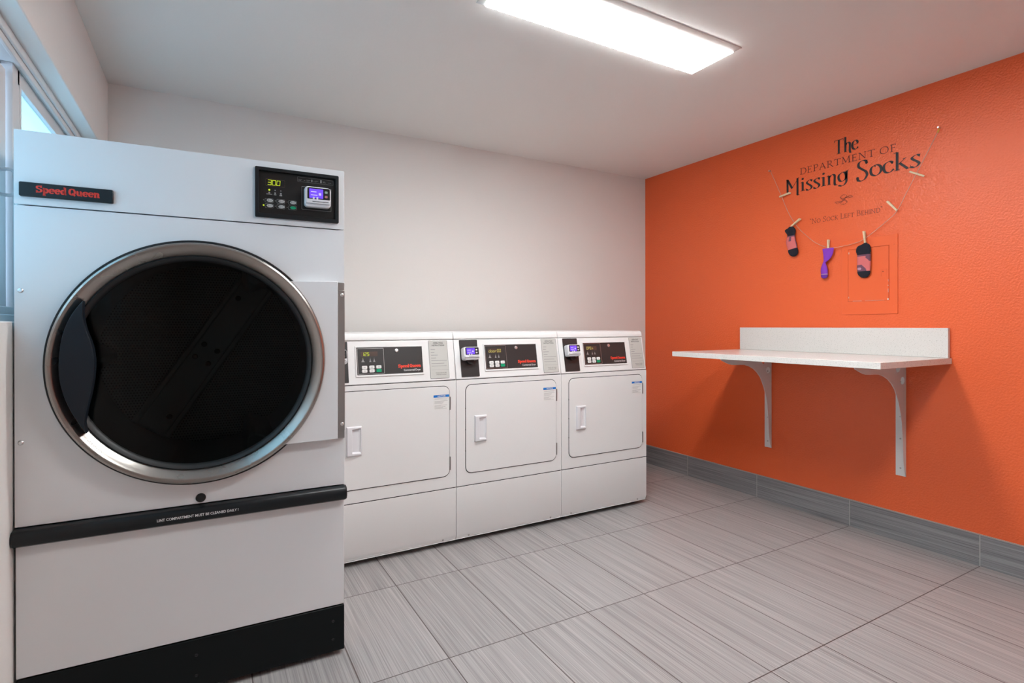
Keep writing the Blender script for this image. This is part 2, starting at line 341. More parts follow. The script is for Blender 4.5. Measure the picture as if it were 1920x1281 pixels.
# ---- pen lettering: strokes swept with a broad nib, thick and thin like a cut letter
# kinds: l straight, c curved, s serif (thin), d dot
G = {
 'T': (.74, ['l .37,.97 .37,.02', 's .03,.97 .71,.97', 's .03,.99 .03,.84', 's .71,.99 .71,.84', 's .22,.0 .52,.0']),
 'h': (.60, ['l .13,1.03 .13,0', 's .0,1.0 .13,1.04', 's .03,0 .23,0', 'c .13,.42 .25,.58 .38,.60 .47,.48 .47,.22 .47,.0 .52,-.12 .60,-.13']),
 'e': (.52, ['c .07,.30 .24,.33 .43,.40 .40,.55 .26,.61 .10,.50 .05,.28 .12,.08 .27,.0 .40,.03 .48,.12']),
 'D': (.80, ['l .16,1 .16,0', 's .04,1 .3,1', 's .04,0 .3,0', 'c .16,1 .42,1.0 .66,.85 .75,.5 .66,.16 .42,.0 .16,.0']),
 'E': (.62, ['l .15,1 .15,0', 's .03,1 .52,1', 's .03,0 .55,0', 's .15,.52 .44,.52', 's .52,1.02 .52,.88', 's .55,-.02 .56,.14', 's .44,.6 .44,.44']),
 'P': (.62, ['l .15,1 .15,0', 's .03,1 .2,1', 's .03,0 .28,0', 'c .15,1 .38,1.0 .53,.88 .53,.64 .38,.5 .18,.48']),
 'A': (.78, ['l .38,1 .70,.0', 's .38,1 .08,.0', 's .19,.35 .57,.35', 's .0,0 .18,0', 's .58,0 .80,0']),
 'R': (.74, ['l .15,1 .15,0', 's .03,1 .2,1', 's .03,0 .28,0', 'c .15,1 .38,1.0 .50,.88 .50,.66 .36,.53 .18,.5', 'l .30,.5 .68,.0', 's .6,0 .76,0']),
 'M': (.95, ['s .14,.97 .12,0', 'l .14,1 .46,.1', 's .46,.1 .78,1', 'l .79,1 .82,0', 's .0,1 .18,1', 's .0,0 .24,0', 's .7,0 .94,0', 's .76,1 .92,1']),
 'N': (.86, ['s .14,1 .14,0', 'l .14,1 .70,.02', 's .70,1 .70,0', 's .0,1 .18,1', 's .04,0 .26,0', 's .6,1 .82,1']),
 'O': (.88, ['c* .44,1.01 .16,.86 .07,.5 .16,.14 .44,-.01 .72,.14 .81,.5 .72,.86']),
 'F': (.58, ['l .15,1 .15,0', 's .03,1 .52,1', 's .03,0 .28,0', 's .15,.52 .42,.52', 's .52,1.02 .52,.86', 's .42,.6 .42,.44']),
 'I': (.32, ['l .16,1 .16,0', 's .03,1 .29,1', 's .03,0 .29,0']),
 'L': (.58, ['l .15,1 .15,0', 's .03,1 .28,1', 's .03,0 .52,0', 's .52,-.02 .54,.16']),
 'B': (.66, ['l .15,1 .15,0', 's .03,1 .2,1', 's .03,0 .2,0', 'c .15,1 .38,1 .49,.88 .47,.64 .34,.54 .18,.53', 'c .30,.54 .50,.47 .59,.27 .50,.06 .34,.0 .15,.0']),
 'H': (.84, ['l .15,1 .15,0', 'l .68,1 .68,0', 's .15,.5 .68,.5', 's .03,1 .27,1', 's .03,0 .27,0', 's .56,1 .80,1', 's .56,0 .80,0']),
 'S': (.60, ['c .50,.82 .44,.97 .30,1.01 .14,.93 .12,.74 .28,.57 .45,.42 .51,.24 .41,.05 .24,-.02 .10,.04 .06,.20', 's .51,1.0 .50,.78', 's .05,.24 .05,0']),
 'C': (.76, ['c .68,.82 .60,.96 .42,1.01 .17,.87 .07,.5 .17,.13 .43,-.01 .60,.05 .72,.18', 's .69,1.0 .69,.8']),
 'K': (.74, ['l .15,1 .15,0', 's .03,1 .28,1', 's .03,0 .28,0', 's .15,.46 .58,.98', 'l .26,.55 .68,.02', 's .5,1 .7,1', 's .6,0 .8,0']),
 'Q': (.9, []),
 # blackletter-ish lower case and large capitals of the big line
 'm': (.92, ['s .10,1.03 .07,.0', 'l .11,1.03 .12,.06', 'l .13,.98 .42,.34', 's .42,.34 .84,1.03', 'l .76,.98 .76,-.12', 'c .76,-.06 .77,-.2 .88,-.22', 's .02,1.03 .16,1.03']),
 'i': (.34, ['l .17,.60 .17,.0', 's .04,.57 .17,.62', 's .04,-.0 .32,.02', 'd .17,.83 .075']),
 's': (.46, ['c .40,.56 .30,.64 .17,.60 .09,.50 .17,.38 .30,.26 .38,.13 .30,.0 .17,-.04 .05,.03', 's .42,.67 .39,.5', 's .03,.12 .05,-.06']),
 'n': (.62, ['l .15,.60 .15,.02', 's .02,.57 .15,.63', 's .03,0 .25,0', 'c .15,.46 .27,.60 .38,.62 .47,.52 .47,.25 .47,.02 .51,-.10 .62,-.11']),
 'g': (.66, ['c* .30,.62 .11,.50 .07,.30 .15,.09 .29,.04 .44,.14 .48,.34 .43,.54', 'l .52,.66 .50,.16', 'c .50,.2 .50,-.03 .40,-.20 .26,-.27 .12,-.22 .10,-.18', 's .44,.6 .62,.70']),
 'o': (.58, ['c* .30,.62 .11,.52 .06,.30 .12,.08 .30,-.02 .47,.09 .53,.30 .47,.52', 'd .26,.56 .04']),
 'c': (.50, ['c .45,.50 .38,.60 .26,.62 .10,.50 .06,.28 .13,.06 .28,-.02 .40,.03 .50,.14', 'd .43,.50 .045']),
 'k': (.66, ['l .14,1.05 .14,0', 's .0,1.0 .14,1.07', 's .02,0 .26,0', 's .14,.28 .47,.60', 's .38,.60 .52,.62', 'l .24,.40 .58,-.02 ', 's .56,-.03 .70,.0']),
 '"': (.30, ['l .08,1.05 .11,.84', 'l .2,1.05 .23,.84']),
 ' ': (.36, []),
}
def stroke_quads(bm, pts, wd, th, ang, frame, closed=False, const=False):
    n = len(pts); A = []
    for i, p in enumerate(pts):
        if closed: d = pts[(i + 1) % n] - pts[i - 1]
        else: d = pts[min(i + 1, n - 1)] - pts[max(i - 1, 0)]
        ph = math.atan2(d.y, d.x); t = th if const else math.hypot(wd * math.sin(ph - ang), th)
        nx, ny = -math.sin(ph) * t / 2, math.cos(ph) * t / 2
        A.append((bm.verts.new(frame(p.x + nx, p.y + ny)), bm.verts.new(frame(p.x - nx, p.y - ny))))
    for i in range(n if closed else n - 1):
        a, b = A[i], A[(i + 1) % n]
        try: bm.faces.new((a[0], a[1], b[1], b[0]))
        except ValueError: pass
def pen_text(bm, s, x, base, H, frame, wd=.13, th=.035, ang=R(20), width=None, track=0.0, scale=None):
    """s drawn from x along +x, cap height H. `scale` per character heights (small caps)"""
    adv = []
    sc = [(scale(ch, i) if scale else 1.0) for i, ch in enumerate(s)]
    keys = [k if k in G else ' ' for k in s]
    tot = sum(G[k][0] * c + track for k, c in zip(keys, sc)) * H
    fx = (width / tot) if width else 1.0
    cx = x
    for ch, c in zip(keys, sc):
        a, st = G[ch]
        for q in st:
            kind, *pp = q.split(); P = []
            if kind == 'd':
                px, pz = (float(v) for v in pp[0].split(',')); r = float(pp[1])
                vs = [bm.verts.new(frame(cx + (px + r * math.cos(t * PI / 6)) * H * c * fx, base + (pz + r * math.sin(t * PI / 6)) * H * c)) for t in range(12)]
                bm.faces.new(vs); continue
            for t in pp:
                px, pz = (float(v) for v in t.split(',')); P.append(Vector((cx + px * H * c * fx, base + pz * H * c, 0)))
            closed = kind.endswith('*')
            if kind[0] == 'c': P = catmull(P, 7, closed)
            stroke_quads(bm, P, wd * H, (th * 1.15 if kind == 's' else th) * H, ang, frame, closed, const=(kind == 's'))
        cx += (a * c + track) * H * fx
def pen_obj(name, specs, m, parent, loc=None, rot=None):
    """specs: list of argument dictionaries for pen_text; frame maps (x, z) to 3D"""
    bm = bmesh.new()
    for d in specs: pen_text(bm, **d)
    me = bpy.data.meshes.new(name); bm.to_mesh(me); bm.free(); return link(name, me, m, parent, loc=loc, rot=rot)
# fat slab letters of the appliance name
SLAB = {
 'S': (.82, ['c .66,.76 .54,.88 .38,.88 .18,.82 .18,.62 .40,.52 .64,.42 .66,.20 .44,.10 .24,.12 .13,.26', 't .68,.98 .68,.66', 't .12,.0 .12,.34']),
 'p': (.78, ['l .22,.62 .22,-.26', 't .04,.62 .3,.62', 't .04,-.26 .42,-.26', 'c* .42,.60 .24,.48 .22,.32 .30,.10 .46,.06 .62,.18 .66,.34 .58,.54']),
 'e': (.72, ['c .12,.36 .38,.37 .60,.37 .56,.56 .38,.62 .16,.52 .12,.30 .22,.10 .42,.06 .60,.16']),
 'd': (.80, ['l .58,.96 .58,.06', 't .40,.94 .6,.94', 't .56,.05 .76,.05', 'c* .36,.60 .18,.50 .13,.32 .20,.12 .36,.06 .52,.16 .56,.32 .52,.52']),
 'Q': (.98, ['c* .46,.88 .22,.76 .13,.48 .22,.18 .46,.08 .70,.18 .80,.48 .70,.76', 'l .46,.30 .84,-.02']),
 'u': (.82, ['c .18,.62 .18,.30 .24,.12 .38,.08 .52,.16 .60,.3', 'l .60,.62 .60,.05', 't .04,.62 .26,.62', 't .46,.62 .66,.62', 't .56,.05 .78,.05']),
 'n': (.86, ['l .20,.62 .20,.04', 't .04,.62 .26,.62', 't .04,.05 .36,.05', 'c .20,.40 .34,.58 .48,.60 .60,.50 .60,.30 .60,.05', 't .48,.05 .80,.05']),
 ' ': (.22, []),
}
def slab_word(name, s, x0, x1, z0, z1, y, m, parent, **k):
    bm = bmesh.new(); H = (z1 - z0) / 1.24; base = z0 + 0.24 * H
    tot = sum(SLAB[c][0] for c in s); f = (x1 - x0) / tot; cx = x0
    for c in s:
        a, st = SLAB[c]
        for q in st:
            kind, *pp = q.split(); P = [Vector((cx + float(t.split(',')[0]) * f, base + float(t.split(',')[1]) * H, 0)) for t in pp]
            closed = kind.endswith('*')
            if kind[0] == 'c': P = catmull(P, 6, closed)
            stroke_quads(bm, P, .24 * f, .13 * H, 0.0, lambda u, v: (u, y, v), closed) if kind[0] != 't' else stroke_quads(bm, P, 0, .15 * H, 0, lambda u, v: (u, y, v), False, True)
        cx += a * f
    me = bpy.data.meshes.new(name); bm.to_mesh(me); bm.free(); return link(name, me, m, parent, **k)
# seven segment digits
SEG = {'0': 'abcdef', '1': 'bc', '2': 'abged', '3': 'abgcd', '5': 'afgcd', 'd': 'bcdeg', 'o': 'cdeg', 'r': 'eg', 'P': 'abefg', 'E': 'adefg', 'n': 'ceg', 'O': 'abcdef', '.': ''}
def seg_display(name, s, x0, z0, wd, h, gap, y, m, parent, **k):
    bm = bmesh.new(); t = h * 0.09; x = x0
    def q(a, b, c, d):
        bm.faces.new([bm.verts.new((px + (pz - z0) * 0.08, y, pz)) for px, pz in ((a, c), (b, c), (b, d), (a, d))])
    for ch in s:
        S_ = SEG[ch]; e = t * 0.25
        if 'a' in S_: q(x + e, x + wd - e, z0 + h - t, z0 + h)
        if 'g' in S_: q(x + e, x + wd - e, z0 + h / 2 - t / 2, z0 + h / 2 + t / 2)
        if 'd' in S_: q(x + e, x + wd - e, z0, z0 + t)
        if 'f' in S_: q(x, x + t, z0 + h / 2 + e, z0 + h - e)
        if 'b' in S_: q(x + wd - t, x + wd, z0 + h / 2 + e, z0 + h - e)
        if 'e' in S_: q(x, x + t, z0 + e, z0 + h / 2 - e)
        if 'c' in S_: q(x + wd - t, x + wd, z0 + e, z0 + h / 2 - e)
        x += wd + gap
    me = bpy.data.meshes.new(name); bm.to_mesh(me); bm.free(); return link(name, me, m, parent, **k)
def screw(name, cx, cz, y, r, parent, m=None, **k):
    o = lathe_y(name, [(0.0001, y - r * .45), (r * .6, y - r * .42), (r, y - r * .1), (r, y), (0.0001, y)], cx, cz, m or M_chrome, parent, n=20, closed=False, **k)
    return o
def struct(o):
    o['kind'] = 'structure'; return o

# ------------------------------------------------------------------ the room
CE = 2.4376; YF = -6.0; XL = -3.760
struct(box('floor', (-4.0, 0.15, YF, 0.15, -0.1, 0.0), M_floor))
struct(box('ceiling', (-4.0, 0.15, YF, 0.15, CE, CE + 0.1), M_ceil))
struct(box('wall_back', (-4.0, 0.15, 0.0, 0.15, 0.0, CE), M_wall))
struct(box('wall_right', (0.0, 0.15, YF, 0.0, 0.0, CE), M_orange))
struct(box('wall_front', (-4.0, 0.15, YF - 0.15, YF, 0.0, CE), M_wall))
WY0, WY1, WZ0, WZ1 = -2.85, -0.25, 1.19, 2.054
struct(link('wall_left', boxes_me('wall_left', [
    (-3.95, XL, YF, 0, 0, WZ0), (-3.95, XL, WY1, 0, WZ0, WZ1), (-3.95, XL, YF, WY0, WZ0, WZ1), (-3.95, -3.7275, YF, 0, WZ1, CE)]), M_wall, bevel=0.004))
struct(box('baseboard_right', (-0.006, 0.0, YF, -0.0, 0.0, 0.153), M_base, bevel=0.0008))
struct(box('baseboard_back', (-3.79, -0.006, -0.006, 0.0, 0.0, 0.153), M_base, bevel=0.0008))
struct(link('trim_1', boxes_me('trim_1', [(-0.0075, 0.0, YF, -0.006, 0.153, 0.1565)]), mat('grout_bead', (0.45, 0.36, 0.32), 0.7)))

# window: frame, a fixed obscure pane and a sliding sash with a pull
wf = struct(link('window_1', boxes_me('window_1', [
    (-3.90, -3.802, WY0, WY1, WZ1 - 0.045, WZ1), (-3.90, -3.802, WY0, WY1, WZ0 + 0.001, WZ0 + 0.045),
    (-3.90, -3.802, WY0, WY0 + 0.045, WZ0 + .045, WZ1 - .045), (-3.90, -3.802, WY1 - 0.045, WY1, WZ0 + .045, WZ1 - .045),
    (-3.795, -3.785, WY0, WY1, WZ1 - 0.03, WZ1 - 0.002), (-3.806, -3.795, WY0, WY1, WZ1 - 0.052, WZ1 - 0.02)]), M_frame, bevel=0.002))
ys0, ys1 = -1.205, WY1 - 0.045
zs0, zs1 = WZ0 + 0.045, WZ1 - 0.045
link('window_sash', boxes_me('window_sash', [(-3.845, -3.815, ys0, ys0 + .07, zs0, zs1), (-3.845, -3.815, ys1 - .05, ys1, zs0, zs1),
    (-3.845, -3.815, ys0 + .05, ys1 - .05, zs0, zs0 + .05), (-3.845, -3.815, ys0 + .05, ys1 - .05, zs1 - .05, zs1),
    (-3.838, -3.812, ys0 + .065, ys0 + .078, zs0 + .045, zs1 - .045)]), M_frame, wf, bevel=0.002)
box('pane', (-3.832, -3.828, ys0 + .05, ys1 - .05, zs0 + .05, zs1 - .05), M_frost, wf)
y2 = -1.215
link('sliding_sash', boxes_me('sliding_sash', [(-3.880, -3.852, WY0 + .045, WY0 + .085, zs0, zs1 - .03), (-3.880, -3.830, y2 - .16, y2, zs0, zs1 - .03),
    (-3.880, -3.852, WY0 + .085, y2 - .16, zs0, zs0 + .04), (-3.880, -3.852, WY0 + .085, y2 - .16, zs1 - .07, zs1 - .03)]), M_frame, wf, bevel=0.002)
box('pane', (-3.868, -3.864, WY0 + .085, y2 - .16, zs0 + .04, zs1 - .07), M_frost, wf)
box('head_track', (-3.895, -3.848, WY0 + .045, WY1 - .045, zs1 - .012, zs1 - .002), M_dark, wf)
hd = link('sash_pull', tube_me('sash_pull', catmull([(-3.830, -1.262, 1.655), (-3.806, -1.264, 1.657), (-3.795, -1.264, 1.642), (-3.792, -1.264, 1.615), (-3.796, -1.264, 1.590), (-3.808, -1.264, 1.578), (-3.830, -1.262, 1.580)], 5), 0.005, 8), M_plastic, wf, smooth=True)
struct(box('trim_2', (-3.90, -3.792, WY0, WY1, WZ0 - 0.004, WZ0 + 0.022), M_sill, bevel=0.004))

# ------------------------------------------------------------------ ceiling light
def ceiling_light(x0, x1, y0, y1, m, label, group=None):
    cx, cy = (x0 + x1) / 2, (y0 + y1) / 2
    t = thing('ceiling_light', label, 'ceiling light', (cx, cy, CE)); hx, hy = (x1 - x0) / 2, (y1 - y0) / 2
    if group: t['group'] = group
    bm = bmesh.new()
    a = [bm.verts.new(p) for p in ((-hx, -hy, 0), (hx, -hy, 0), (hx, hy, 0), (-hx, hy, 0))]
    b = [bm.verts.new(p) for p in ((-hx, -hy, -.004), (hx, -hy, -.004), (hx, hy, -.004), (-hx, hy, -.004))]
    c = [bm.verts.new(p) for p in ((-hx + .027, -hy + .022, -.0165), (hx - .027, -hy + .022, -.0165), (hx - .027, hy - .022, -.0165), (-hx + .027, hy - .022, -.0165))]
    for p, q in ((a, b), (b, c)):
        for i in range(4): bm.faces.new((p[i], p[(i + 1) % 4], q[(i + 1) % 4], q[i]))
    bm.faces.new(a); bm.faces.new(c); bmesh.ops.recalc_face_normals(bm, faces=bm.faces)
    me = bpy.data.meshes.new('housing'); bm.to_mesh(me); bm.free()
    link('housing', me, M_fix, t)
    box('diffuser', (-hx + .028, hx - .028, -hy + .023, hy - .023, -.020, -.0155), m, t)
    return t
ceiling_light(-2.37, -1.174, -1.852, -1.566, M_diff, 'long flat glowing white ceiling light in view at the top of the photo')
ceiling_light(-2.37, -1.174, -3.07, -2.784, M_diff2, 'matching long flat ceiling light out of view, nearer the camera')

# ------------------------------------------------------------------ big tumble dryer
BW = 0.8998
def big_dryer():
    t = thing('tumble_dryer', 'tall white commercial tumble dryer with huge round black-glass door, beside the window', 'dryer', (-3.755, -1.4535, 0), R(-1.7513))
    D = 1.05; T = 0.02; zt = 1.731
    link('cabinet', boxes_me('cabinet', [(0, T, .012, D, .02, zt), (BW - T, BW, .012, D, .02, zt), (T, BW - T, D - T, D, .02, zt), (T, BW - T, .012, D - T, zt - T, zt), (T, BW - T, .03, D - T, .02, .04), (T, BW - T, .014, .028, .5, .56)]), M_enamel_big, t, bevel=0.003)
    prism('kick_panel', rrect(0.001, BW - .001, .017, .176), 0.0, 0.012, M_kick, t, bevel=0.002)
    for x, z in ((.86, .06), (.86, .125), (.44, .06), (.44, .125), (.04, .125)):
        screw('kick_screw', x, z, 0.0, .005, t, M_black)
    for x in (.05, BW - .05):
        for y in (.1, D - .1): box('foot', (x - .03, x + .03, y - .03, y + .03, 0, .02), M_rubber, t)
    lo = prism('lint_door', rrect(0.001, BW - .001, .180, .556, .002, 2), 0.002, 0.012, M_enamel_big, t, bevel=0.003)
    # handle bar of the lint door, rounded, standing proud
    P = [(0.012, .556), (-.012, .556), (-.024, .562), (-.030, .574), (-.030, .590), (-.022, .602), (-.006, .606), (0.012, .606)]
    bar = link('lint_door_handle', profx_me('lint_door_handle', P, -0.003, BW + .003), M_black, t, bevel=0.004)
    link('end_cap', profx_me('end_cap', [(0.010, .558), (-.011, .558), (-.022, .564), (-.0275, .575), (-.0275, .589), (-.020, .600), (-.005, .604), (0.010, .604)], BW + .003, BW + .0045), M_panel, bar)
    # the warning on its bevelled upper face
    a = math.atan2(.004, .016)
    tx = text('lettering', 'LINT COMPARTMENT MUST BE CLEANED DAILY !', 0, .222, 0, .0085, 0, M_whitet, bar, bold=0.02)
    tx.location = (.338, -.0302, .5765); tx['label'] = 'small white capital lettering'
    # main front with the round opening
    cx, cz = .451, 1.061
    prism('front_panel', [rrect(0.0, BW, .609, 1.518, .002, 2), circ(cx, cz, .352, 96)], 0.0, 0.012, M_enamel_big, t, bevel=0.002)
    top = prism('control_panel', [rrect(0.0, BW, 1.5215, zt, .002, 2), rrect(.618, .873, 1.548, 1.702)], -0.001, 0.012, M_enamel_big, t, bevel=0.0025)
    # badge
    bd = prism('name_badge', rrect(.013, .228, 1.543, 1.583, .003, 2), -0.012, -0.001, M_black, t, bevel=0.0015)
    slab_word('lettering', 'Speed Queen', .050, .197, 1.5500, 1.5765, -0.0125, M_red, bd)['label'] = 'red slab lettering'
    # recessed electronics
    fr = prism('console_frame', [rrect(.611, .880, 1.541, 1.7095, .004, 3), rrect(.6225, .8695, 1.5545, 1.6985, .002, 2)], -0.009, 0.004, M_black, t, bevel=0.0015)
    fc = box('console_face', (.618, .873, .003, .008, 1.548, 1.702), M_panel_d, t)
    y = 0.0025
    def fx(x, z): return x, z
    prism('display_window', [rrect(.6435, .7045, 1.650, 1.6745, .003), rrect(.645, .703, 1.6515, 1.673, .002)], y - .0006, y + .0005, M_ledoff, fc)
    seg_display('display_digits', '300', .6495, 1.6535, .0115, .0175, .0022, y - .0005, M_led, fc)['label'] = 'glowing yellow-green digits 300'
    for i, x in enumerate((.655, .673, .691)):
        o = lathe_y('indicator_lamp', [(.0001, y - .001), (.0018 if i else .003, y - .001), (.002 if i else .0032, y)], x, 1.637, M_led if i == 0 else M_greyt, fc, n=14, closed=False)
        link('symbol', prism_me('symbol', [rrect(x - .004 - (.005 if i == 0 else 0), x + .004 + (.005 if i == 0 else 0), 1.6215 - .001 * i, 1.6235)], y - .0002, y), M_greyt, fc)
        link('symbol', prism_me('symbol', [circ(x, 1.6275, .003, 10)], y - .0002, y), M_greyt, fc)
    for r_, z0 in enumerate((1.5945, 1.5765)):
        for c_, x0 in enumerate((.642, .6785, .7155)):
            g = (r_ == 1 and c_ == 2)
            prism('button_outline', [rrect(x0 - .0005, x0 + .0255, z0 - .0005, z0 + .0135, .003), rrect(x0 + .0002, x0 + .0248, z0 + .0002, z0 + .0128, .0025)], y - .0004, y + .0002, M_greyt, fc)
            b_ = prism('button', [circ(x0 + .0145, z0 + .0065, .0098, 24, .0052)], y - .0022, y, M_green if g else M_button, fc, bevel=0.0005)
            if g: b_['label'] = 'green start button'
            else:
                link('symbol', prism_me('symbol', [rrect(x0 + .008, x0 + .012, z0 + .004, z0 + .009, .001), rrect(x0 + .0088, x0 + .0112, z0 + .0048, z0 + .0082, .0005)], y - .0027, y - .0022), M_inkt, b_)
                link('symbol', boxes_me('symbol', [(x0 + .0135, x0 + .0215, y - .0026, y - .0022, z0 + k_, z0 + k_ + .0007) for k_ in (.0045, .0062, .0079)]), M_inkg, b_)
            lathe_y('indicator_lamp', [(.0001, y - .001), (.0024 if (r_, c_) == (1, 0) else .0012, y - .001), (.0026 if (r_, c_) == (1, 0) else .0014, y)], x0 - .0045, z0 + .007, M_led if (r_, c_) == (1, 0) else M_greyt, fc, n=12, closed=False)
    # pictogram strip over the reader
    prism('instruction_strip', [rrect(.744, .863, 1.6765, 1.693, .001), rrect(.7446, .8624, 1.6771, 1.6924, .0008)], y - .0002, y, M_greyt, fc)
    link('instruction_marks', boxes_me('instruction_marks', [(x, x + l, y - .0003, y, z, z + .0008) for x, l, z in ((.747, .012, 1.684), (.747, .009, 1.6805), (.765, .004, 1.682), (.772, .014, 1.684), (.774, .009, 1.6805), (.796, .010, 1.681), (.803, .009, 1.6845), (.828, .010, 1.682), (.828, .007, 1.685), (.846, .010, 1.683))] + [(.789, .793, y - .0003, y, 1.680, 1.688), (.819, .824, y - .0003, y, 1.680, 1.690)]), M_greyt, fc)
    # card reader set
    rd = reader(t, .8075, 1.6235, .086, .070, 0.002, .026, big=True)
    # hole and screws
    lathe_y('lock_hole', [(.0001, -.001), (.0125, -.001), (.0135, -.003), (.0145, -.001), (.0145, .001)], .453, .6265, M_rubber, t, n=28, closed=False)
    for z in (1.277, .847): screw('panel_screw', .0135, z, 0.0, .0068, t)
    # door: gasket behind, steel ring, inner seal, glass
    lathe_y('door_gasket', [(.350, 0.0), (.350, -.012), (.386, -.012), (.3875, -.009), (.3875, 0.0)], cx, cz, M_rubber, t, n=160)
    prof = [(.376, -.012), (.3765, -.036), (.3740, -.044), (.3690, -.0475), (.3640, -.0470), (.3600, -.0445), (.3500, -.0360), (.3420, -.0260), (.3370, -.0200), (.3370, -.012)]
    door = lathe_y('door_ring', prof, cx, cz, M_steel, t, n=192)
    lathe_y('glass_seal', [(.3385, -.012), (.3385, -.021), (.334, -.024), (.326, -.020), (.320, -.010), (.320, -.002), (.3385, -.002)], cx, cz, M_rubber, door, n=160)
    bm = bmesh.new(); N = 96; prev = None
    for r_, yy in ((.323, -.008), (.27, -.0085), (.16, -.009), (.02, -.009)):
        ring = [bm.verts.new((cx + r_ * math.cos(2 * PI * i / N), yy, cz + r_ * math.sin(2 * PI * i / N))) for i in range(N)]
        if prev:
            for i in range(N): bm.faces.new((prev[i], prev[(i + 1) % N], ring[(i + 1) % N], ring[i]))
        prev = ring
    bm.faces.new(prev); bmesh.ops.recalc_face_normals(bm, faces=bm.faces)
    me = bpy.data.meshes.new('door_glass'); bm.to_mesh(me); bm.free(); link('door_glass', me, M_tint, door, smooth=True)
    L_ = [(.165, 1.250), (.146, 1.222), (.130, 1.189), (.117, 1.145), (.111, 1.094), (.110, 1.045), (.116, 1.000), (.127, .960), (.146, .915), (.172, .868)]
    R_ = [(.168, .900), (.174, .940), (.183, .985), (.190, 1.040), (.190, 1.090), (.183, 1.130), (.171, 1.168), (.164, 1.205)]
    out = [(p.x, p.y) for p in catmull(L_, 4)] + [(p.x, p.y) for p in catmull(R_, 4)]
    prism('door_handle', out[::-1], -.060, -.030, M_blade, door, bevel=0.007, seg=3, angle=50)
    # hinge plate cut round by the ring, and the grey hinge
    arc = [(cx + .378 * math.cos(a_), cz + .378 * math.sin(a_)) for a_ in [R(-48.2 + 96.4 * i / 30) for i in range(31)]]
    arc = [p for p in arc if .777 < p[1] < 1.333]
    prism('hinge_plate', [(.872, .779), (.872, 1.333)] + arc[::-1][:] + [(arc[0][0] - .002, .777)], -.030, -.0005, M_enamel_big, t, bevel=0.003)
    hg = box('hinge', (.8745, .8985, -.014, .0, .777, 1.331), M_grey, t, bevel=0.0015)
    box('hinge_leaf', (.8765, .8985, -.018, -.0135, .805, 1.303), M_grey, hg, bevel=0.001)
    box('hinge_gap', (.8730, .8748, -.012, .0, .777, 1.331), M_dark, hg)
    for z in (1.286, .828): screw('hinge_screw', .889, z, -.018, .006, hg)
    # drum seen through the glass
    dr = lathe_y('drum', [(.345, .013), (.372, .05), (.372, .70), (.368, .70), (.368, .05), (.341, .013)], cx, cz, M_gal, t, n=96)
    link('drum_back', prism_me('drum_back', [circ(0, 0, .368, 72)], 0, .004), M_perf, dr, loc=(cx, .62, cz))
    rot = (0, R(33), 0)
    link('drum_spider', boxes_me('drum_spider', [(-.075, .075, -.03, .0, -.362, .362), (-.055, .055, -.045, -.03, -.355, .355)]), M_gal, dr, loc=(cx, .62, cz), rot=rot, bevel=0.008)
    for a_, b_ in ((-.028, -.03), (.028, -.03), (-.028, .03), (.028, .03), (-.028, .26), (.028, -.28)):
        v = Matrix.Rotation(R(33), 3, 'Y') @ Vector((a_, 0, b_))
        screw('drum_screw', cx + v.x, cz + v.z, .574, .011, dr, M_dark)
    for k_ in range(3):
        a_ = R(60 + 120 * k_)
        m_ = Matrix.Translation((cx, 0, cz)) @ Matrix.Rotation(-a_, 4, 'Y')
        bm = bmesh.new(); vs = [(.366, -.06), (.30, -.012), (.30, .012), (.366, .06)]
        A = [bm.verts.new(m_ @ Vector((p[0], .08, p[1]))) for p in vs]; B = [bm.verts.new(m_ @ Vector((p[0], .58, p[1]))) for p in vs]
        for i in range(4): bm.faces.new((A[i], A[(i + 1) % 4], B[(i + 1) % 4], B[i]))
        bm.faces.new(A); bm.faces.new(B); bmesh.ops.recalc_face_normals(bm, faces=bm.faces)
        me = bpy.data.meshes.new('drum_baffle'); bm.to_mesh(me); bm.free(); link('drum_baffle', me, M_gal, dr, bevel=0.006)
    return t

